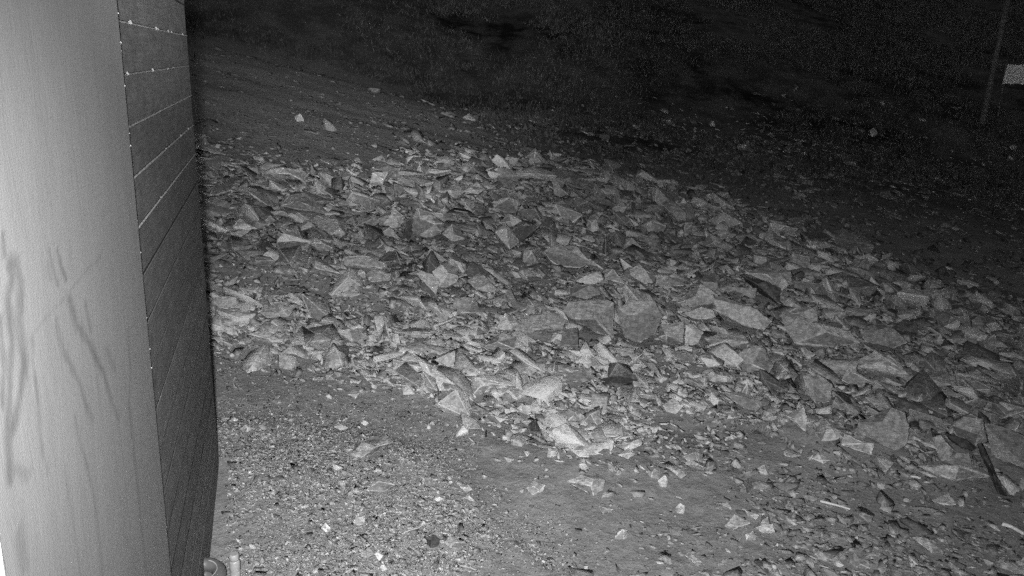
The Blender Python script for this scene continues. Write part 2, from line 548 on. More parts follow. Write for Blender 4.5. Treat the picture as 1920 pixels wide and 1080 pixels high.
def flakes(n, fn, seed, s0, s1):
    r = random.Random(seed); vs = []; fs = []
    for i in range(n):
        c = Vector(fn(r)); s = r.uniform(s0, s1); k = len(vs)
        for d in ((1, 0, 0), (-.6, .8, 0), (-.6, -.8, 0), (0, 0, 1.3), (.2, .1, -1)):
            vs.append(c + Vector(d) * s * r.uniform(0.5, 1.3))
        fs += [(k, k + 1, k + 3), (k + 1, k + 2, k + 3), (k + 2, k, k + 3), (k + 1, k, k + 4), (k + 2, k + 1, k + 4), (k, k + 2, k + 4)]
    return mesh_of("flakes", vs, fs)


obj("paint_flakes", flakes(46, lambda r: (PT + r.uniform(-.006, .001), PY1 + r.uniform(-.001, .003), r.choice([r.uniform(1.0, 3.0), r.gauss(2.05, .25), r.gauss(2.68, .06)])), 3, 0.0006, 0.0028), M_FLAKE, panel, kind="stuff")
obj("paint_flakes", flakes(300, lambda r: (PT + r.uniform(-.009, .002), PY0 + r.uniform(-.02, .002), r.uniform(1.6, 2.8)), 4, 0.0006, 0.0024), M_FLAKE, panel, kind="stuff")


def ragged_edge():
    r = random.Random(8); vs = []; fs = []; w = 0.006
    for i in range(300):
        z = 1.5 + 1.5 * i / 299
        w = min(0.008, max(0.0015, w + r.uniform(-0.0022, 0.0022)))
        k = len(vs)
        vs += [(0.001, PY0 - 0.0015, z), (PT + 0.0015, PY0 - 0.0015 - w * 0.3, z), (PT + 0.0012, PY0 + w, z), (PT + 0.0002, PY0 + w + 0.001, z)]
        if i:
            fs += [(k - 4, k - 3, k + 1, k), (k - 3, k - 2, k + 2, k + 1), (k - 2, k - 1, k + 3, k + 2)]
    return mesh_of("edge", vs, fs)


obj("bare_edge", ragged_edge(), M_FLAKE, panel, label="white ragged near edge of the smooth board")


# ------------------------------------------------------------------ rocks
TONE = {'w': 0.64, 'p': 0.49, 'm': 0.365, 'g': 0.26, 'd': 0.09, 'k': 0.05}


def hull_mesh(name, pts, bev, tone, detail=0, size=1.0, seed=0, flat=9, spread=1.0):
    bm = bmesh.new()
    vs = [bm.verts.new(tuple(map(float, p))) for p in pts]
    ret = bmesh.ops.convex_hull(bm, input=vs, use_existing_faces=False)
    junk = [g for g in set(ret["geom_interior"]) | set(ret["geom_unused"]) if isinstance(g, bmesh.types.BMVert)]
    if junk:
        bmesh.ops.delete(bm, geom=junk, context='VERTS')
    bmesh.ops.dissolve_limit(bm, angle_limit=math.radians(flat), verts=bm.verts[:], edges=bm.edges[:])
    ft = bm.faces.layers.float.new("tone")
    fe = bm.faces.layers.float.new("edge")
    edge_faces = set()
    if bev > 0:
        r = bmesh.ops.bevel(bm, geom=[e for e in bm.edges if len(e.link_faces) == 2 and e.calc_face_angle(0) > math.radians(28)], offset=bev, segments=1, affect='EDGES', clamp_overlap=True)
        edge_faces = set(r["faces"])
    rf = random.Random(seed * 31 + 5)
    for f in bm.faces:
        f[ft] = tone * (1.0 if f in edge_faces else max(0.6, 1 + spread * rf.choice((-0.3, -0.14, 0.0, 0.14, 0.3))))
    for f in edge_faces:
        f[fe] = 1.0
    if detail:
        bmesh.ops.triangulate(bm, faces=bm.faces[:])
        for it in range(detail):
            lim = 0.16 * size / (1.5 ** it)
            es = [e for e in bm.edges if e.calc_length() > lim]
            if es:
                bmesh.ops.subdivide_edges(bm, edges=es, cuts=1, use_grid_fill=False)
                bmesh.ops.triangulate(bm, faces=[f for f in bm.faces if len(f.verts) > 3])
        bm.normal_update()
        off = Vector((seed * 1.37 % 50, seed * 0.71 % 50, seed * 2.11 % 50))
        for v in bm.verts:
            q = v.co / size
            d = 0.03 * mnoise.noise(q * 3.1 + off) + 0.02 * mnoise.noise(q * 7.7 + off) + 0.014 * mnoise.noise(q * 17 + off)
            st = mnoise.noise(Vector((q.x * 2, q.y * 2, q.z * 13 + q.x * 5)) + off)
            v.co += v.normal * size * (d + 0.018 * st)
        for f in bm.faces:
            if f[fe] > 0:
                f[fe] = max(0.0, min(1.0, 0.62 + 2.0 * mnoise.noise(f.calc_center_median() / size * 5 + off * 2)))
    bm.normal_update()
    me = bpy.data.meshes.new(name); bm.to_mesh(me); bm.free()
    return me


HERO_XY = []


def hero(label, pts, tone='m', tilt=45, thick=0.5, name="rock", ridge=None, sink=0.0):
    """a rock with the outline it shows, lying on the ground where its foot stands"""
    P = np.array(pts, float)
    cx = P[:, 0].mean(); bot = P[:, 1].max(); hgt = bot - P[:, 1].min()
    foot = hit(cx, bot - 0.12 * hgt, ground_z)
    h = np.array([-foot[0], -foot[1], 0]); h /= np.linalg.norm(h)
    t = math.radians(tilt)
    n = math.cos(t) * h + math.sin(t) * np.array([0, 0, 1.0])
    W = []
    for px, py in P:
        d = ray(px, py); W.append(CAM + d * ((foot - CAM) @ n) / (d @ n))
    W = np.array(W)
    c = W.mean(0); size = np.linalg.norm(W - c, axis=1).mean() * 2
    R = random.Random(hash(label) & 0xFFFF if False else sum(ord(q) * (i + 1) for i, q in enumerate(label)))
    out = [w for w in W]
    th = thick * size
    u = W[0] - c; u /= np.linalg.norm(u); v = np.cross(n, u)
    if ridge:
        for px, py, k in ridge:
            d = ray(px, py); q = CAM + d * ((foot - CAM) @ n) / (d @ n)
            out.append(q + n * k * size)
    else:
        for k in range(R.choice((1, 1, 2))):
            a = R.uniform(0, 6.28)
            q = c + 0.28 * size * (u * math.cos(a) + v * math.sin(a)) * R.uniform(0.3, 1)
            out.append(q + n * size * R.uniform(0.08, 0.2))
    for w in W:
        out.append(c + (w - c) * R.uniform(0.7, 0.9) - n * th * R.uniform(0.7, 1.0))
    out = np.array(out) - foot
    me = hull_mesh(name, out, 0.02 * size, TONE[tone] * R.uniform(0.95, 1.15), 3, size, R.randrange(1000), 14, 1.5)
    o = obj(name, me, M_ROCK, None, label=label, category="rock" if name == "rock" else name)
    o.location = foot + np.array([0, 0, 0.08 * size])
    HERO_XY.append((c[0], c[1], size))
    return o


HEROES = [
 # --- centre of the bank
 ("wide vein-streaked boulder standing in the middle of the rubble bank", [(1156,582),(1185,567),(1228,572),(1243,598),(1226,634),(1196,651),(1170,640),(1158,610)], 'g', 25, .5),
 ("fractured left half of the vein-streaked boulder, split off by a crack", [(1057,588),(1067,572),(1140,568),(1151,574),(1155,606),(1150,642),(1095,622),(1064,604)], 'g', 30, .5),
 ("peaked wedge rock like a small pyramid beside a round stone", [(1258,578),(1313,534),(1347,558),(1335,575),(1290,582)], 'm', 45, .5),
 ("rounded stone resting against the back of the pyramid-shaped rock", [(1313,530),(1322,517),(1340,513),(1352,533),(1348,548),(1328,548)], 'g', 45, .6),
 ("long pale slab leaning down to the lower right below the pyramid rock", [(1335,565),(1353,559),(1397,583),(1433,605),(1450,608),(1434,626),(1407,622),(1367,604),(1342,588)], 'm', 40, .3),
 ("thin flake lying along the upper edge of the long leaning slab", [(1400,581),(1418,588),(1450,603),(1440,613),(1415,598)], 'g', 50, .25),
 ("low light-topped stone directly beneath the pyramid rock", [(1278,595),(1315,577),(1340,588),(1343,600),(1298,603)], 'p', 45, .5),
 ("grey angular block right of the vein-streaked boulder", [(1238,613),(1283,606),(1282,647),(1250,652),(1233,637)], 'g', 30, .5),
 ("pale-rimmed stone right of the vein-streaked boulder's neighbour block", [(1285,613),(1300,609),(1319,627),(1308,647),(1283,654)], 'p', 35, .5),
 ("pale tent-shaped stone above the vein-streaked boulder", [(1067,538),(1087,517),(1127,513),(1132,527),(1113,536)], 'p', 50, .4),
 ("dark oval rock with a pale rim under the tent-shaped stone", [(1067,545),(1080,537),(1127,538),(1131,553),(1100,566),(1070,558)], 'g', 45, .5),
 ("rounded patchy rock between the tent-shaped stone and the round stone", [(1180,507),(1200,500),(1228,517),(1227,538),(1208,536),(1180,519)], 'm', 45, .5),
 ("low flat-topped stone just left of the round stone", [(1232,518),(1263,516),(1284,527),(1282,540),(1228,540)], 'm', 50, .4),
 ("small bright wedge above the top edge of the vein-streaked boulder", [(1145,549),(1177,528),(1179,541),(1160,555)], 'p', 45, .4),
 ("ribbed rock with upright pale stripes above the tent-shaped stone", [(1018,476),(1043,465),(1080,466),(1108,497),(1088,508),(1047,504),(1030,492)], 'm', 40, .5),
 ("small pale prism standing on end high in the bank", [(1102,414),(1118,413),(1124,433),(1110,438),(1102,428)], 'p', 20, .6),
 ("pale upright stone below the bright slab on top of the bank", [(1037,347),(1047,344),(1064,366),(1053,371),(1038,369)], 'p', 30, .5),
 ("bright flat slab on the very top of the bank", [(958,331),(985,326),(1010,323),(1034,326),(1046,335),(1010,337),(975,335)], 'p', 60, .3),
 ("double-topped stone below and left of the bright top slab", [(922,382),(957,370),(973,381),(971,401),(950,402),(926,393)], 'm', 40, .5),
 ("pale rounded stone alone high on the bank's far side", [(1148,393),(1165,377),(1176,390),(1168,402),(1148,402)], 'p', 40, .5),
 ("tall dull rock high on the bank, left of the bare dark ground", [(1272,390),(1283,384),(1297,385),(1304,410),(1287,417)], 'g', 30, .5),
 ("broad pale rock at the far edge of the bank against dark ground", [(1328,416),(1353,403),(1382,408),(1390,422),(1367,429),(1337,425)], 'm', 50, .4),
 ("angular stone tucked under the broad pale rock at the far edge", [(1331,442),(1363,427),(1382,444),(1370,450),(1347,450)], 'm', 45, .4),
 ("small round-backed stone left of the one under the broad far rock", [(1316,459),(1330,440),(1348,450),(1344,465),(1320,466)], 'm', 40, .5),
 ("leaning grey slab at the far right edge of the bank", [(1425,445),(1447,436),(1477,457),(1474,471),(1448,463)], 'm', 50, .3),
 ("slab with a scooped dark hollow behind it, right of the round stone", [(1395,516),(1422,506),(1460,517),(1484,513),(1483,530),(1463,542),(1427,528)], 'm', 40, .35),
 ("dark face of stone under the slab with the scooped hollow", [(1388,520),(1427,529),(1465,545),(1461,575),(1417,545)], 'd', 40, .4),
 ("big keel-shaped rock with a bright left end, right of the long slab", [(1466,600),(1476,593),(1522,605),(1585,627),(1615,651),(1560,658),(1525,656),(1490,651),(1473,627)], 'm', 45, .4),
 ("domed grey boulder right of the keel-shaped rock", [(1612,627),(1640,611),(1673,617),(1702,647),(1673,658),(1622,645)], 'g', 45, .5),
 ("dark block wedged above the domed grey boulder", [(1670,617),(1693,602),(1718,607),(1721,628),(1703,638),(1680,628)], 'd', 35, .5),
 ("pale pointed slab reaching down to the right below the domed boulder", [(1607,682),(1640,661),(1668,667),(1690,690),(1712,714),(1680,706),(1650,694),(1610,692)], 'p', 50, .3),
 ("lone pale rock on dark ground at the far right", [(1815,562),(1830,549),(1861,570),(1861,584),(1833,579)], 'm', 45, .5),
 ("triangular pale stone below the pale pointed slab", [(1578,716),(1590,689),(1637,722),(1602,730)], 'p', 40, .4),
 ("stone cut by the picture's edge right of the lone pale rock", [(1896,594),(1913,592),(1930,604),(1926,612),(1903,611)], 'g', 45, .5),
 ("flat pale rock below the long leaning slab", [(1312,640),(1350,631),(1393,632),(1405,647),(1370,655),(1323,655)], 'm', 55, .35),
 ("chunky boulder with a light top left corner under the flat pale rock", [(1373,682),(1393,659),(1430,652),(1449,690),(1441,704),(1380,709)], 'm', 35, .5),
 ("small white-topped flake right of the chunky boulder", [(1445,661),(1460,655),(1478,662),(1470,668)], 'p', 60, .3),
 ("light split stone left of the chunky boulder", [(1312,672),(1333,667),(1351,687),(1327,692)], 'p', 45, .4),
 ("small bright oblong stone under the chunky boulder", [(1326,711),(1337,702),(1363,708),(1363,719),(1330,717)], 'p', 50, .4),
 # --- right foreground
 ("large fan-shaped boulder with a pale left facet near the right foot of the bank", [(1599,817),(1610,797),(1640,790),(1670,769),(1698,779),(1705,807),(1701,838),(1680,850),(1647,832)], 'g', 25, .5),
 ("bright oblong block at the foot of the fan-shaped boulder", [(1576,838),(1582,817),(1640,836),(1634,857)], 'p', 40, .5),
 ("small bright stone below and left of the bright oblong block", [(1526,863),(1533,849),(1558,865),(1543,871)], 'w', 45, .5),
 ("ridged grey rock left of the fan-shaped boulder", [(1527,815),(1550,796),(1578,812),(1572,829),(1540,832)], 'm', 40, .5),
 ("upright sliver of stone with a dark gap on its right side", [(1472,782),(1507,764),(1513,787),(1511,814),(1492,798)], 'm', 30, .4),
 ("broad flat slab like a table top beside the dark bar at the right", [(1712,881),(1747,875),(1800,874),(1865,889),(1855,901),(1790,907),(1747,894)], 'm', 68, .16),
 ("squat shaded block behind the broad flat slab", [(1782,802),(1807,784),(1842,789),(1850,830),(1827,845),(1798,832)], 'g', 30, .5),
 ("large ribbed rock cut by the right edge of the picture", [(1844,800),(1880,806),(1935,830),(1935,888),(1880,872),(1855,855)], 'g', 35, .5),
 ("tilted pale stone left of the squat shaded block", [(1747,824),(1763,819),(1788,847),(1781,864),(1763,871)], 'm', 35, .4),
 ("dark-edged rounded stone right behind the broad flat slab", [(1771,868),(1793,852),(1817,852),(1822,874),(1790,877)], 'g', 40, .5),
 ("narrow dark rock lying down the right side of the broad flat slab", [(1829,836),(1838,832),(1851,872),(1870,886),(1888,936),(1872,934),(1852,896),(1838,866)], 'k', 35, .25),  # near-black hull added in place of a dark, shaded gap
 ("dark thin rock above the tilted pale stone", [(1770,818),(1780,816),(1832,842),(1826,848),(1800,840)], 'k', 40, .3),  # second hull, the upper end of the same painted dark gap
 ("buried grey stone on the dirt left of the white stick", [(1419,879),(1433,872),(1441,893),(1430,896)], 'm', 45, .5),
 ("squarish grey rock on the dirt at the bottom, left of a white cube-like stone", [(1359,988),(1377,966),(1408,983),(1394,992),(1370,997)], 'm', 40, .6),
 ("white cube-like stone on the dirt near the bottom", [(1421,988),(1449,984),(1453,1000),(1424,1005)], 'w', 40, .7),
 ("small pale stone just below the white cube-like stone", [(1397,1003),(1413,997),(1418,1013),(1400,1017)], 'p', 40, .6),
 ("thin pale splinter above the white cube-like stone", [(1396,957),(1424,968),(1417,976),(1400,966)], 'p', 55, .3),
 ("small pale stone at the bottom beside a larger grey one", [(1556,1050),(1567,1046),(1583,1062),(1570,1067)], 'p', 45, .5),
 ("larger grey stone at the bottom edge, lower right", [(1592,1055),(1603,1037),(1618,1047),(1632,1069),(1600,1070)], 'm', 40, .5),
 ("flat stone at the bottom edge on the dirt, right of the path", [(1282,1043),(1293,1037),(1318,1057),(1307,1064)], 'm', 50, .5),
 ("long flat stone half sunk in dirt at the lower right", [(1709,1010),(1725,1009),(1768,1037),(1747,1040)], 'm', 62, .3),
 ("smooth grey slab above the grass tuft", [(1352,738),(1390,739),(1428,757),(1431,775),(1407,773),(1378,759)], 'g', 45, .4),
 ("small slab at the lower right end of the smooth grey slab", [(1429,788),(1447,776),(1461,782),(1447,792)], 'm', 50, .4),
 ("smooth-faced boulder left of the triangular pale stone", [(1505,708),(1528,702),(1560,724),(1558,757),(1530,762),(1510,742)], 'm', 35, .5),
 ("small bright pointed stone left of the smooth grey slab", [(1327,751),(1333,736),(1349,753),(1343,767)], 'w', 35, .5),
 ("pale diamond-shaped stone lying on the small rubble", [(1242,763),(1260,749),(1283,762),(1268,779),(1250,774)], 'p', 55, .4),
 # --- toe of the bank and the path
 ("pale wedge stone at the very toe of the bank", [(1069,848),(1097,831),(1118,836),(1118,856),(1090,855)], 'p', 40, .5),
 ("large pale triangular rock alone on the dirt path", [(1062,906),(1087,894),(1117,891),(1136,903),(1131,921),(1113,935),(1093,924)], 'm', 50, .4),
 ("round grey rock on the dirt path left of the large triangular one", [(987,918),(1000,904),(1023,911),(1018,924),(997,931)], 'm', 45, .5),
 ("upper one of two pale stones touching on the dirt", [(1216,890),(1228,879),(1239,888),(1236,901),(1220,901)], 'p', 40, .6),
 ("lower one of two pale stones touching on the dirt", [(1233,903),(1247,891),(1253,903),(1249,916),(1237,914)], 'p', 40, .6),
 ("low pale stone right of the pale wedge stone at the toe", [(1159,855),(1177,842),(1191,853),(1177,862)], 'p', 45, .4),
 ("small rounded stone right of the two touching pale stones", [(1266,891),(1277,884),(1288,892),(1277,899)], 'm', 45, .5),
 ("ragged flat stone on the dirt below the large triangular rock", [(1122,951),(1133,946),(1152,957),(1130,964)], 'm', 60, .4),
 ("oval pale stone on the dirt halfway between path and white cube stone", [(1266,954),(1275,944),(1284,950),(1283,964),(1270,967)], 'p', 40, .5),
 ("broad mottled stone in the lower middle of the bank", [(1042,705),(1087,689),(1108,703),(1104,719),(1070,720)], 'm', 45, .45),
 ("dark lying prism in the lower middle of the bank", [(1122,714),(1190,706),(1198,717),(1167,725),(1127,725)], 'd', 45, .4),
 ("pale rounded block at the front of the bank above the path", [(882,728),(892,712),(907,704),(920,724),(905,742),(886,744)], 'p', 35, .5),
 ("bright little stone just in front of the pale rounded block", [(872,744),(880,731),(893,745),(887,755)], 'w', 40, .5),
 ("dark rounded stone in the tail of pale rubble at the path", [(989,799),(1003,786),(1014,807),(997,814)], 'd', 40, .5),
 # --- left half of the bank
 ("big flat dark-topped slab in the upper left of the bank", [(525,392),(543,370),(577,367),(607,396),(620,408),(567,400)], 'g', 50, .3),
 ("big four-sided block with a dark gap on its left side", [(772,442),(775,409),(810,406),(834,423),(828,438),(810,450),(780,450)], 'm', 25, .5),
 ("dark upright rock filling the gap left of the four-sided block", [(754,450),(760,420),(772,412),(772,444),(765,454)], 'd', 30, .4),  # dark hull added to draw the shade inside the gap
 ("angular rock left of the dark gap, with its neighbour behind", [(708,414),(737,392),(761,410),(748,431),(713,432)], 'm', 40, .5),
 ("sloping grey rock at the left end of the row with the four-sided block", [(660,431),(673,409),(700,404),(714,420),(690,432)], 'g', 40, .5),
 ("pointed rock right of the four-sided block", [(829,441),(847,422),(861,430),(872,451),(847,455)], 'm', 40, .5),
 ("long pale slab lying flat in the left half of the bank", [(642,489),(660,484),(682,483),(729,503),(713,507),(647,499)], 'p', 58, .3),
 ("arched grey rock in front of the long pale flat slab", [(678,525),(700,506),(734,517),(731,531),(690,532)], 'm', 40, .5),
 ("grey slab leaning left against a rounded pale rock", [(779,514),(810,516),(824,530),(818,555),(793,533)], 'm', 40, .35),
 ("rounded pale rock with a slab leaning on its left", [(809,512),(827,499),(861,523),(854,535),(823,545)], 'p', 40, .5),
 ("slanting twin-faced rock right of the rounded pale rock", [(876,530),(890,521),(907,519),(931,543),(928,555),(893,546)], 'm', 40, .5),
 ("four-cornered stone in the middle of the left half of the bank", [(846,592),(853,562),(890,561),(904,590),(873,595)], 'm', 35, .5),
 ("bright wedge with a pale top edge right of the four-cornered stone", [(929,621),(947,589),(978,610),(960,623)], 'p', 45, .4),
 ("large low stone between the four-cornered stone and the vein-streaked boulder", [(958,622),(985,599),(1030,592),(1062,606),(1055,622),(1020,630),(985,632)], 'g', 48, .4),
 ("broad flat stone near the dark wall in the left of the bank", [(485,590),(513,572),(555,579),(541,598),(503,600)], 'm', 55, .35),
 ("streaked stone at the front of the bank's left part", [(632,625),(653,616),(695,637),(663,649)], 'm', 45, .4),
 ("rounded pale stone nearest to the wall in the upper left", [(432,441),(447,426),(472,433),(453,447)], 'm', 50, .4),
 ("second pale stone from the wall in the upper left", [(466,424),(480,415),(502,423),(478,434)], 'm', 50, .4),
 ("tilted long rock under the double-topped stone", [(926,439),(947,422),(975,457),(955,472)], 'm', 40, .5),
 ("hooded stone right above the tilted long rock", [(936,421),(953,402),(979,417),(960,429)], 'p', 40, .5),
 ("dull broad rock in front of the four-cornered stone", [(902,655),(940,626),(968,637),(965,658),(930,662)], 'm', 40, .5),
 ("pale flake pointing right at the lower left end of the bank", [(462,629),(500,622),(532,644),(510,646)], 'p', 58, .3),
 ("long low slab in the upper left of the bank near the bare slope", [(488,332),(503,324),(582,329),(568,345)], 'm', 60, .3),
 ("single pale stone high on the bare slope at the left", [(552,220),(563,214),(571,227),(557,230)], 'p', 35, .5),
 ("single rounded stone high on the bare slope, further right", [(867,221),(880,214),(893,227),(880,230)], 'm', 35, .5),
 ("grey wedge stone at the back of the bank left of the bright top slab", [(820,361),(845,351),(872,362),(855,374)], 'm', 50, .4),
 # --- gravel heap and path, left foreground
 ("knobbly rock half buried at the top of the gravel heap", [(656,858),(667,836),(700,822),(724,819),(739,833),(700,855),(680,862)], 'g', 60, .35),
 ("lone round stone on bare dirt above the gravel heap", [(652,741),(663,731),(676,737),(667,750)], 'm', 45, .5),
 ("round pale stone on the dirt near the wall's foot", [(449,806),(460,797),(473,805),(462,814)], 'p', 45, .5),
 ("bright little stone on the path above the knobbly rock", [(676,794),(682,788),(692,795),(685,800)], 'w', 45, .5),
 ("flat pale stone on the path left of the bright little stone", [(626,802),(640,795),(654,804),(640,809)], 'p', 55, .4),
 ("rounded stone on the right shoulder of the gravel heap", [(744,864),(755,857),(765,866),(753,873)], 'm', 45, .5),
 ("white six-sided stone in the lower gravel", [(602,991),(610,981),(621,992),(613,1002)], 'w', 40, .5),
 ("black charred lump in the lower gravel", [(797,1011),(813,1004),(824,1013),(821,1032),(807,1032)], 'k', 40, .6, "charred_lump"),
 ("smooth oval grey stone right of the black lump", [(832,1018),(847,1009),(874,1020),(860,1032),(843,1030)], 'g', 50, .5),
 ("white stone near the bottom edge of the gravel", [(702,1040),(710,1032),(719,1043),(711,1054)], 'w', 40, .5),
 ("grey rock left of the white stone near the bottom edge", [(676,1044),(693,1029),(704,1040),(690,1050)], 'm', 45, .5),
 ("white oval stone on the right slope of the gravel heap", [(813,937),(822,929),(831,937),(822,943)], 'w', 45, .5),
 ("white sliver of stone at the path side of the gravel heap", [(869,934),(880,930),(891,941),(884,942)], 'w', 50, .4),
 ("grey stone above the white sliver at the path side", [(862,914),(877,907),(886,919),(873,925)], 'm', 45, .5),
 ("pale stone at the bottom edge, right of the gravel heap's white stone", [(712,1064),(720,1057),(726,1068),(718,1074)], 'p', 45, .5),
 ("broad flat stone set into the middle of the gravel heap", [(686,922),(700,905),(725,902),(742,912),(720,925)], 'm', 62, .35),
 ("pale stone leaning in the lower gravel below the flat one", [(662,980),(672,963),(685,968),(684,985),(670,988)], 'm', 45, .5),
]
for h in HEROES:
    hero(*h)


# templates for everything else
def template(seed, flat, npts, bev):
    r = random.Random(seed)
    pts = []
    for i in range(npts):
        v = Vector((r.gauss(0, 1), r.gauss(0, 1), r.gauss(0, 1))).normalized()
        v = Vector((max(-.62, min(.62, v.x)), max(-.62, min(.62, v.y)), max(-.62, min(.62, v.z))))
        pts.append((v.x * r.uniform(.8, 1.25), v.y * r.uniform(.5, .85), v.z * flat))
    return hull_mesh("rock", pts, bev, 1.0, 2 if bev > 0.029 else 0, 1.1, seed, 12)


T_BIG = [template(100 + i, [0.3, 0.42, 0.6, 0.24][i % 4], 12, 0.03) for i in range(24)]
T_SMALL = [template(300 + i, [0.2, 0.32, 0.55, 0.16, 0.42][i % 5], 9, 0.0) for i in range(30)]
T_MED = [template(700 + i, [0.2, 0.32, 0.5, 0.16, 0.4][i % 5], 9, 0.02) for i in range(30)]
T_TINY = [template(500 + i, [0.35, 0.5, 0.8][i % 3], 7, 0.0) for i in range(12)]


def tri_data(me):
    me.calc_loop_triangles()
    V = np.empty(len(me.vertices) * 3, np.float32); me.vertices.foreach_get("co", V)
    F = np.empty(len(me.loop_triangles) * 3, np.int32); me.loop_triangles.foreach_get("vertices", F)
    P = np.empty(len(me.loop_triangles), np.int32); me.loop_triangles.foreach_get("polygon_index", P)
    t = np.empty(len(me.polygons), np.float32); me.attributes["tone"].data.foreach_get("value", t)
    e = np.empty(len(me.polygons), np.float32); me.attributes["edge"].data.foreach_get("value", e)
    return V.reshape(-1, 3), F.reshape(-1, 3), t[P], e[P]


HX = np.array(HERO_XY)


def hero_clear(x, y, s):
    ok = np.ones(len(x), bool)
    for hx, hy, hs in HX:
        h = np.array([-hx, -hy]); h /= np.linalg.norm(h)
        dx = x - hx; dy = y - hy
        along = dx * h[0] + dy * h[1]; side = np.abs(-dx * h[1] + dy * h[0])
        big = s > 0.42 * hs
        ok &= ~((np.hypot(dx, dy) < 0.46 * hs + 0.1 * s))
        ok &= ~(big & (side < 0.45 * hs + 0.4 * s) & (along > 0) & (along < 0.3 * hs + 0.9 * s))
    return ok


def on_wall(x, y):
    q = (x - WB[0]) * WN[0] + (y - WB[1]) * WN[1]
    l = (x - WB[0]) * WD[0] + (y - WB[1]) * WD[1]
    return (q < 0.06) & (l < 0.06)


def rotations(n, maxtilt, dip=(0.0, 0.0)):
    a = rng.uniform(0, 2 * np.pi, n); ca, sa = np.cos(a), np.sin(a)
    Rz = np.zeros((n, 3, 3)); Rz[:, 0, 0] = ca; Rz[:, 0, 1] = -sa; Rz[:, 1, 0] = sa; Rz[:, 1, 1] = ca; Rz[:, 2, 2] = 1
    ax = rng.uniform(0, 2 * np.pi, n); t = np.abs(rng.normal(0, maxtilt, n))
    kx = np.cos(ax) * t + dip[0]; ky = np.sin(ax) * t + dip[1]
    th = np.hypot(kx, ky) + 1e-9; ux, uy = kx / th, ky / th; c, s = np.cos(th), np.sin(th)
    Rt = np.zeros((n, 3, 3))
    Rt[:, 0, 0] = c + ux * ux * (1 - c); Rt[:, 0, 1] = ux * uy * (1 - c); Rt[:, 0, 2] = uy * s
    Rt[:, 1, 0] = ux * uy * (1 - c); Rt[:, 1, 1] = c + uy * uy * (1 - c); Rt[:, 1, 2] = -ux * s
    Rt[:, 2, 0] = -uy * s; Rt[:, 2, 1] = ux * s; Rt[:, 2, 2] = c
    return Rt @ Rz


def stone_mesh(name, x, y, size, lift, tone, temps, tilt, dip=(0, 0)):
    n = len(x); z = ground_z(x, y) + lift
    R = rotations(n, tilt, dip)
    k = rng.integers(0, len(temps), n)
    AV, AF, AT, AE = [], [], [], []; off = 0
    for i, me in enumerate(temps):
        idx = np.nonzero(k == i)[0]
        if len(idx) == 0:
            continue
        V, F, ft, ev = tri_data(me)
        asp = rng.uniform(0.75, 1.3, (len(idx), 1, 3))
        W = (V[None] * asp * size[idx, None, None]) @ np.transpose(R[idx], (0, 2, 1))
        W = W + np.stack([x[idx], y[idx], z[idx]], -1)[:, None, :]
        m, nv = len(idx), len(V)
        AV.append(W.reshape(-1, 3)); AT.append((tone[idx][:, None] * ft[None]).ravel())
        AE.append((rng.uniform(0.2, 1, (m, 1)) * ev[None]).ravel())
        AF.append((F[None] + (np.arange(m) * nv)[:, None, None]).reshape(-1, 3) + off); off += m * nv
    V = np.concatenate(AV).astype(np.float32); F = np.concatenate(AF).astype(np.int32); T = np.concatenate(AT)
    me = bpy.data.meshes.new(name)
    me.vertices.add(len(V)); me.vertices.foreach_set("co", V.ravel())
    me.loops.add(F.size); me.polygons.add(len(F))
    me.loops.foreach_set("vertex_index", F.ravel())
    me.polygons.foreach_set("loop_start", (np.arange(len(F)) * 3).astype(np.int32))
    me.polygons.foreach_set("loop_total", np.full(len(F), 3, np.int32))
    me.update(calc_edges=True)
    set_attr(me, "tone", T, 'FACE')
    set_attr(me, "edge", np.concatenate(AE), 'FACE')
    return me


def sample_in(poly, dens, pad=0.0):
    lo = poly.min(0); hi = poly.max(0)
    n = int((hi[0] - lo[0]) * (hi[1] - lo[1]) * dens)
    x = rng.uniform(lo[0], hi[0], n); y = rng.uniform(lo[1], hi[1], n)
    k = inside(poly, x, y) & ~on_wall(x, y)
    return x[k], y[k]


def tones(n, mean=0.27, sd=0.42):
    return np.clip(0.88 * mean * np.exp(rng.normal(0, sd, n)), 0.04, 0.62)


def patch_keep(x, y, share):
    inp = np.zeros(len(x), bool)
    for q in PATCHES:
        inp |= inside(q, x, y)
    return ~inp | (rng.random(len(x)) < share)


def by_distance(x, y, s, k):
    """drop stones too small to tell apart so far off"""
    return s > k * np.hypot(x, y)


# separate medium stones, told apart by tone and by the nearest rock that stands out
STOP = set("standing like resting leaning lying directly right left beneath above below beside between high at in on with tucked just along under alone wedged near reaching cut behind half set from nearest pointing filling and touching".split())


def short_name(label):
    out = []
    for w in label.replace(",", "").split():
        if w in STOP:
            break
        out.append(w)
    return " ".join(out)


_shorts = [short_name(h[0]) for h in HEROES]
ANCHORS = [(i, _shorts[i]) for i in range(len(HEROES)) if _shorts.count(_shorts[i]) == 1 and 2 <= len(_shorts[i].split()) <= 4]
USED = set()


def where_label(x, y, t, kind):
    tone = "dark" if t < 0.2 else ("grey" if t < 0.34 else "pale")
    order = sorted(ANCHORS, key=lambda a: (HX[a[0], 0] - x) ** 2 + (HX[a[0], 1] - y) ** 2)
    for i, nm in order[:16]:
        d = np.array([x - HX[i, 0], y - HX[i, 1]]); f = HX[i, :2] / np.linalg.norm(HX[i, :2])
        deep = d @ f; side = d[0] * f[1] - d[1] * f[0]
        if abs(side) > abs(deep):
            rel = "right of" if side > 0 else "left of"
        else:
            rel = "behind" if deep > 0 else "in front of"
        lab = f"{kind} {tone} stone {rel} the {nm}"
        if lab not in USED:
            USED.add(lab); return lab
    return f"{kind} {tone} stone near the {order[0][1]}"


placed = []


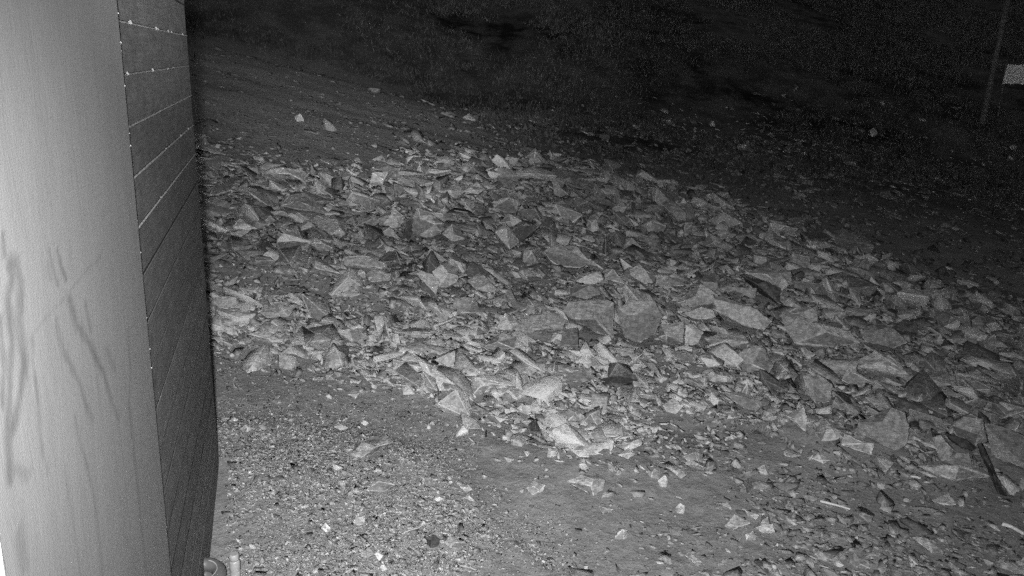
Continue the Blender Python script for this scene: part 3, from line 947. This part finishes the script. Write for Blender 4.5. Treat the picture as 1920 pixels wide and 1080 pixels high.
def single_stones(poly, count, s0, s1, kind, group, share=0.0, zlift=0.18, tilt=0.38):
    made = 0; tries = 0
    while made < count and tries < count * 80:
        tries += 1
        x, y = sample_in(poly, 60.0 / max(1.0, np.prod(poly.max(0) - poly.min(0))))
        if len(x) == 0:
            continue
        x = x[:1]; y = y[:1]; s = np.array([random.uniform(s0, s1)])
        if s0 > 0.1:
            s = s * (0.5 + 0.5 * sstep(6.0, 8.5, np.hypot(x, y)))   # only smaller pieces have rolled down to the toe
        if not hero_clear(x, y, s)[0] or not patch_keep(x, y, share)[0]:
            continue
        if any((x[0] - a) ** 2 + (y[0] - b) ** 2 < (0.62 * (s[0] + c)) ** 2 * 0.8 for a, b, c in placed):
            continue
        placed.append((x[0], y[0], s[0]))
        me = T_BIG[random.randrange(len(T_BIG))]
        o = obj("rock", me, M_ROCK, None, label="stone", category="rock", group=group)
        o.location = (x[0], y[0], float(ground_z(x[0], y[0])) + zlift * s[0])
        R = rotations(1, tilt, (0.05, 0.25))[0]
        o.rotation_euler = Matrix(R.tolist()).to_euler()
        q = s[0]
        o.scale = (q * random.uniform(.85, 1.15), q * random.uniform(.8, 1.1), q * random.uniform(.8, 1.15))
        t = float(tones(1, 0.40, 0.36)[0]); o.color = (t, t, t, 1)
        o["label"] = where_label(x[0], y[0], t, kind)
        made += 1


single_stones(RUBBLE, 125, 0.20, 0.40, "plain angular", "plain stones in the rubble bank")
single_stones(FARSCATTER, 30, 0.16, 0.36, "dim", "dim stones behind the rubble bank", zlift=0.05)
single_stones(LOWER, 22, 0.07, 0.13, "small sunken", "small stones in the lower dirt", zlift=0.02)

PX = np.array(placed)


def singles_clear(x, y, s):
    ok = np.ones(len(x), bool)
    for a, b, c in PX:
        ok &= ~((np.hypot(x - a, y - b) < 0.42 * c) & (s > 0.15 * c))
    return ok


TOE = poly_world([(560, 655), (640, 680), (760, 715), (880, 745), (960, 790), (1040, 815), (1110, 830), (1010, 720), (860, 680), (1060, 690)])


def toe_distance(x, y):
    d = np.full(len(x), 9.0)
    for a, b in TOE:
        d = np.minimum(d, np.hypot(x - a, y - b))
    return d


# the loose mass of the bank
def rubble(name, poly, dens, s0, s1, power, temps, label, cat, tilt, lift=(0.0, 0.3), mean=0.27, sd=0.42, patch=0.1, far=0.003, dip=(0.05, 0.25), spill=0.1, clump=0.0, toe=False):
    x, y = sample_in(poly, dens)
    sp = spill * np.hypot(x, y) / 6.0
    x = x + rng.normal(0, 1, len(x)) * sp; y = y + rng.normal(0, 1, len(x)) * sp
    if clump:
        k = (rng.random(len(x)) < np.clip(0.55 + clump * fbm(x * 1.7, y * 1.7, 61, 3), 0.06, 1)) & ~on_wall(x, y)
        x, y = x[k], y[k]
    if name.startswith("rubble"):   # the bank thins out up the slope
        k = rng.random(len(x)) > 0.6 * sstep(8.5, 15.0, np.hypot(x, y))
        x, y = x[k], y[k]
    k = ~on_wall(x, y); x, y = x[k], y[k]
    u = rng.random(len(x))
    s = (s0 ** (-power) + u * (s1 ** (-power) - s0 ** (-power))) ** (-1 / power)
    k = by_distance(x, y, s, far) & patch_keep(x, y, patch)
    x, y, s = x[k], y[k], s[k]
    k = hero_clear(x, y, s) & singles_clear(x, y, s)
    x, y, s = x[k], y[k], s[k]
    tn = tones(len(x), mean, sd)
    if toe:   # paler stone along the path, brightened further to paint the pool of light
        tn = np.clip(tn * (1 + 0.6 * sstep(1.7, 0.4, toe_distance(x, y))), 0.04, 0.66)
    me = stone_mesh(name, x, y, s, rng.uniform(lift[0], lift[1], len(x)) * s, tn, temps, tilt, dip)
    o = obj(name, me, M_ROCK, None, label=label, category=cat, kind="stuff")
    return o


rubble("rubble", RUBBLE, 620, 0.06, 0.33, 1.65, T_MED, "loose angular rubble filling the bank between the larger rocks", "rubble", 0.42, (-0.1, 0.12), mean=0.39, spill=0.16, toe=True, sd=0.44, clump=0.7)
rubble("rubble_chips", RUBBLE, 1500, 0.028, 0.09, 1.4, T_SMALL, "small stone chips between the rubble of the bank", "rubble", 0.5, (-0.1, 0.3), far=0.0035, patch=0.5, spill=0.2, toe=True, sd=0.36, mean=0.36, clump=0.6)
rubble("scattered_stones", FARSCATTER, 90, 0.05, 0.26, 1.7, T_SMALL, "dim scattered stones on the dark ground behind the bank", "stones", 0.4, (-0.2, 0.08), 0.23, 0.4, far=0.0035, spill=0.3, clump=1.6)
rubble("slope_stones", UPPERDIRT, 150, 0.025, 0.18, 2.1, T_SMALL, "few small stones sprinkled over the bare slope", "stones", 0.22, (-0.26, 0.0), 0.22, 0.25, far=0.0025, spill=0.15, clump=2.2)
rubble("gravel", GRAVEL, 17000, 0.008, 0.04, 2.2, T_TINY, "pale gravel heaped beside the timber wall", "gravel", 0.25, (-0.2, 0.1), 0.40, 0.29, far=0.0016, spill=0.3, clump=1.4)
rubble("coarse_gravel", GRAVEL, 300, 0.025, 0.07, 2.0, T_SMALL, "coarser stones lying in the pale gravel heap", "gravel", 0.22, (-0.2, 0.05), 0.36, 0.36, spill=0.12, clump=1.8)
rubble("path_gravel", PATH, 2400, 0.009, 0.04, 2.0, T_TINY, "sparse fine gravel strewn over the dirt path", "gravel", 0.3, (-0.25, 0.1), 0.34, 0.3, far=0.0016, clump=1.8)
rubble("stony_dirt_chips", LOWER, 2000, 0.015, 0.13, 1.5, T_SMALL, "flat stone chips trodden into the lower dirt", "gravel", 0.14, (-0.22, 0.0), 0.36, 0.3, far=0.0020, spill=0.2, clump=1.6, dip=(0.0, 0.08))


# ------------------------------------------------------------------ plants
def blades(name, x, y, h, w, spread, mat, per, **props):
    n = len(x); X = np.repeat(x, per) + rng.normal(0, spread, n * per); Y = np.repeat(y, per) + rng.normal(0, spread, n * per)
    Hh = np.repeat(h, per) * rng.uniform(0.4, 1.2, n * per); Z = ground_z(X, Y) - 0.01
    a = rng.uniform(0, 6.28, n * per); lx = rng.normal(0, 0.45, n * per) * Hh; ly = rng.normal(0, 0.45, n * per) * Hh
    ww = w * rng.uniform(0.6, 1.4, n * per)
    V = np.stack([np.stack([X - np.cos(a) * ww, Y - np.sin(a) * ww, Z], -1), np.stack([X + np.cos(a) * ww, Y + np.sin(a) * ww, Z], -1),
                  np.stack([X + lx, Y + ly, Z + Hh], -1)], 1).reshape(-1, 3)
    F = np.arange(len(V)).reshape(-1, 3)
    me = bpy.data.meshes.new(name); me.vertices.add(len(V)); me.vertices.foreach_set("co", V.ravel().astype(np.float32))
    me.loops.add(F.size); me.polygons.add(len(F)); me.loops.foreach_set("vertex_index", F.ravel().astype(np.int32))
    me.polygons.foreach_set("loop_start", (np.arange(len(F)) * 3).astype(np.int32))
    me.polygons.foreach_set("loop_total", np.full(len(F), 3, np.int32)); me.update(calc_edges=True)
    return obj(name, me, mat, None, **props)


n = 34000
gx = rng.uniform(-26, 32, n); gy = rng.uniform(12, 62, n)
keep = (~inside(UPPERDIRT, gx, gy)) & (~inside(RUBBLE, gx, gy)) & (gy > 15 - 0.12 * gx) & (np.abs(gx) < 0.75 * gy + 2)
keep &= (fbm(gx * 0.35, gy * 0.35, 41, 3) > -0.15) & (rng.random(n) < sstep(12, 26, gy) + 0.25)
gx, gy = gx[keep], gy[keep]
blades("hillside_grass", gx, gy, rng.uniform(0.05, 0.16, len(gx)) * (0.5 + gy / 30), 0.022, 0.22, M_GRASS, 11,
       label="dark rough grass and low scrub on the hillside behind", category="grass", kind="stuff")

tp = hit(1428, 812, ground_z)
blades("grass_tuft", np.array([tp[0]]), np.array([tp[1]]), np.array([0.09]), 0.004, 0.035, M_TUFT, 40,
       label="small tuft of pale dry grass at the foot of the bank", category="grass tuft")


# ------------------------------------------------------------------ small things lying about
def tube(name, pts, rad, mat, sides=7, parent=None, closed=False, taper=1.0, **props):
    vs = []; fs = []; n = len(pts); pts = [Vector(p) for p in pts]
    for i, p in enumerate(pts):
        d = (pts[min(i + 1, n - 1)] - pts[max(i - 1, 0)]).normalized() if not closed else (pts[(i + 1) % n] - pts[i - 1]).normalized()
        a = d.cross(Vector((0, 0, 1)));
        if a.length < 1e-3: a = Vector((1, 0, 0))
        a.normalize(); b = a.cross(d)
        r = (rad[i] if isinstance(rad, (list, tuple)) else rad) * (1 + (taper - 1) * i / max(1, n - 1))
        for k in range(sides):
            t = 2 * math.pi * k / sides
            vs.append(p + a * math.cos(t) * r + b * math.sin(t) * r)
    m = n if closed else n - 1
    for i in range(m):
        for k in range(sides):
            j = (i + 1) % n
            fs.append((i * sides + k, i * sides + (k + 1) % sides, j * sides + (k + 1) % sides, j * sides + k))
    if not closed:
        fs.append(tuple(range(sides))[::-1]); fs.append(tuple(range((n - 1) * sides, n * sides)))
    me = mesh_of(name, vs, fs)
    for p in me.polygons: p.use_smooth = True
    return obj(name, me, mat, parent, **props)


def lying(name, pxs, rad, mat, lift, label, cat, taper=1.0):
    pts = [hit(a, b, ground_z) + np.array([0, 0, lift]) for a, b in pxs]
    fine = []
    for i in range(len(pts) - 1):
        for t in np.linspace(0, 1, 6, endpoint=False):
            fine.append(pts[i] * (1 - t) + pts[i + 1] * t + rng.normal(0, rad * 0.12, 3))
    fine.append(pts[-1])
    return tube(name, fine, rad, mat, 7, None, False, taper, label=label, category=cat)


lying("stick", [(1537, 949), (1566, 957), (1593, 965)], 0.008, M_STICK, 0.035, "straight bright white stick lying on the lower dirt", "stick", 0.7)
lying("stick", [(1878, 988), (1898, 995), (1919, 1007)], 0.012, M_STICK, 0.02, "curved white stick near the bottom right corner", "stick", 0.8)
lying("stick", [(1706, 904), (1725, 907)], 0.008, M_STICK, 0.04, "short white stick end at the foot of the broad flat slab", "stick", 0.8)
lying("twig", [(760, 1002), (782, 995), (806, 984)], 0.004, M_TWIG, 0.015, "thin pale twig on the gravel above the black lump", "twig", 0.6)
lying("twig", [(415, 787), (432, 788), (447, 790)], 0.004, M_TWIG, 0.012, "short pale twig beside the wall's foot", "twig", 0.6)
lying("twig", [(862, 1064), (880, 1068), (900, 1075)], 0.004, M_TWIG, 0.012, "thin twig at the bottom edge beside the path", "twig", 0.6)


def scrap(name, pts, label, cat, lumps):
    P = np.array(pts, float); foot = hit(P[:, 0].mean(), P[:, 1].max(), ground_z)
    h = np.array([-foot[0], -foot[1], 0]); h /= np.linalg.norm(h); nrm = 0.6 * h + 0.8 * np.array([0, 0, 1.0])
    W = np.array([CAM + ray(a, b) * ((foot - CAM) @ nrm) / (ray(a, b) @ nrm) for a, b in pts]); c = W.mean(0)
    r = random.Random(len(label)); vs = []; fs = []
    m = len(W)
    for lay, (sc, dn) in enumerate(((1.0, 0.0), (0.72, 0.02), (0.35, 0.035), (0.9, -0.03))):
        for w in W:
            vs.append(c + (w - c) * sc + nrm * (dn + r.uniform(-lumps, lumps)))
    for i in range(m):
        j = (i + 1) % m
        fs += [(i, j, m + j, m + i), (m + i, m + j, 2 * m + j, 2 * m + i), (j, i, 3 * m + i, 3 * m + j)]
    fs.append(tuple(range(2 * m, 3 * m))); fs.append(tuple(range(3 * m, 4 * m))[::-1])
    me = mesh_of(name, [v - foot for v in vs], fs)
    o = obj(name, me, M_RAG, None, label=label, category=cat); o.location = foot + np.array([0, 0, 0.02]); return o


scrap("crumpled_scrap", [(1614, 606), (1619, 598), (1624, 599), (1628, 592), (1635, 594), (1643, 592), (1642, 600), (1636, 604), (1634, 611), (1627, 609), (1620, 612)],
      "crumpled pale scrap lying above the domed grey boulder", "scrap", 0.008)
scrap("torn_strip", [(1757, 622), (1766, 617), (1775, 613), (1786, 612), (1800, 606), (1798, 617), (1788, 620), (1777, 627), (1768, 627)],
      "torn pale strip lying on dark rubble at the right", "scrap", 0.006)


# thick hose coil and plastic bottle at the wall's foot
def hose_coil():
    root = empty("hose_coil", label="coil of thick grey hose under the corner of the timber wall", category="hose")
    rim = hit(434, 1122, ground_z)
    d = ray(436, 1080); h = Vector((d[0], d[1], 0)).normalized(); sd = Vector((h.y, -h.x, 0))
    c = Vector(rim) - sd * 0.118
    root.location = c
    path = [];
    for i in range(112):
        a = 2 * math.pi * i / 48.0
        R = 0.072 + 0.004 * math.sin(a * 0.7)
        path.append(Vector((R * math.cos(a), R * math.sin(a), 0.032 + 0.056 * i / 48.0)))
    hose = tube("hose", path, 0.031, M_PIPE, 14, root)
    seam = [Vector(((p.x * 0.9), (p.y * 0.9), p.z + 0.029)) for p in path[52:108]]
    tube("seam", seam, 0.003, M_BOTTLE, 6, hose)
    tube("end_collar", [path[-1], path[-1] * 1.0 + (path[-1] - path[-2]) * 1.5], 0.037, M_PIPE, 14, root)


hose_coil()


def lathe(name, prof, mat, parent, sides=20):
    vs = []; fs = []
    for r, z in prof:
        for k in range(sides):
            t = 2 * math.pi * k / sides; vs.append((r * math.cos(t), r * math.sin(t), z))
    for i in range(len(prof) - 1):
        for k in range(sides):
            fs.append((i * sides + k, i * sides + (k + 1) % sides, (i + 1) * sides + (k + 1) % sides, (i + 1) * sides + k))
    fs.append(tuple(range(sides))[::-1]); fs.append(tuple(range((len(prof) - 1) * sides, len(prof) * sides)))
    me = mesh_of(name, vs, fs)
    for p in me.polygons: p.use_smooth = len(p.vertices) == 4
    return obj(name, me, mat, parent)


bt = empty("plastic_bottle", label="cloudy white plastic bottle standing beside the grey hose coil", category="bottle")
bf = hit(442, 1088, ground_z); bt.location = bf
lathe("bottle_body", [(0.022, 0.0), (0.025, 0.006), (0.025, 0.05), (0.0235, 0.055), (0.025, 0.06), (0.025, 0.10), (0.022, 0.112)], M_BOTTLE, bt)
lathe("bottle_cap", [(0.0215, 0.113), (0.0225, 0.116), (0.0225, 0.14), (0.019, 0.145)], M_BOTTLE, bt)

# ------------------------------------------------------------------ sign and pole on the slope at the right
_pf = hit(1841, 236, ground_z)
SD = float((_pf - CAM) @ _fw)


def at_depth(px, py, depth):
    d = ray(px, py); return CAM + d * depth / (d @ _fw)


pb = at_depth(1841, 232, SD); pt = at_depth(1893, -20, SD)
gz = float(ground_z(pb[0], pb[1])); low = Vector(pb) + (Vector(pb) - Vector(pt)).normalized() * max(0.0, (pb[2] - gz) + 0.2)
tube("leaning_pole", [low, Vector(pb), (Vector(pb) + Vector(pt)) / 2, Vector(pt)], 0.0036 * SD, M_POLE, 10, None, False, 0.8,
     label="thin leaning wooden pole standing left of the white sign board", category="pole")
sign = empty("sign", label="blank white sign board on a post at the right edge", category="sign")
c0 = at_depth(1884, 121, SD + .3); c1 = at_depth(1879, 157, SD + .3)
hgt = c0[2] - c1[2]; sw = 0.06 * SD
gz = float(ground_z(c1[0] + 0.4, c1[1]))
sign.location = (c1[0], c1[1], gz)
zb = c1[2] - gz
me = box(0, sw, -0.012, 0.012, zb, zb + hgt, 0.003)
for v in me.vertices:
    v.co.x += (v.co.z - zb) * 0.12
obj("board", me, M_WHITE, sign)
obj("post", box(0.02, 0.08, 0.014, 0.06, -0.3, zb + hgt * 0.9, 0.004), M_POLE, sign)
obj("post", box(sw - 0.08, sw - 0.03, 0.014, 0.06, -0.3, zb + hgt * 0.9, 0.004), M_POLE, sign)
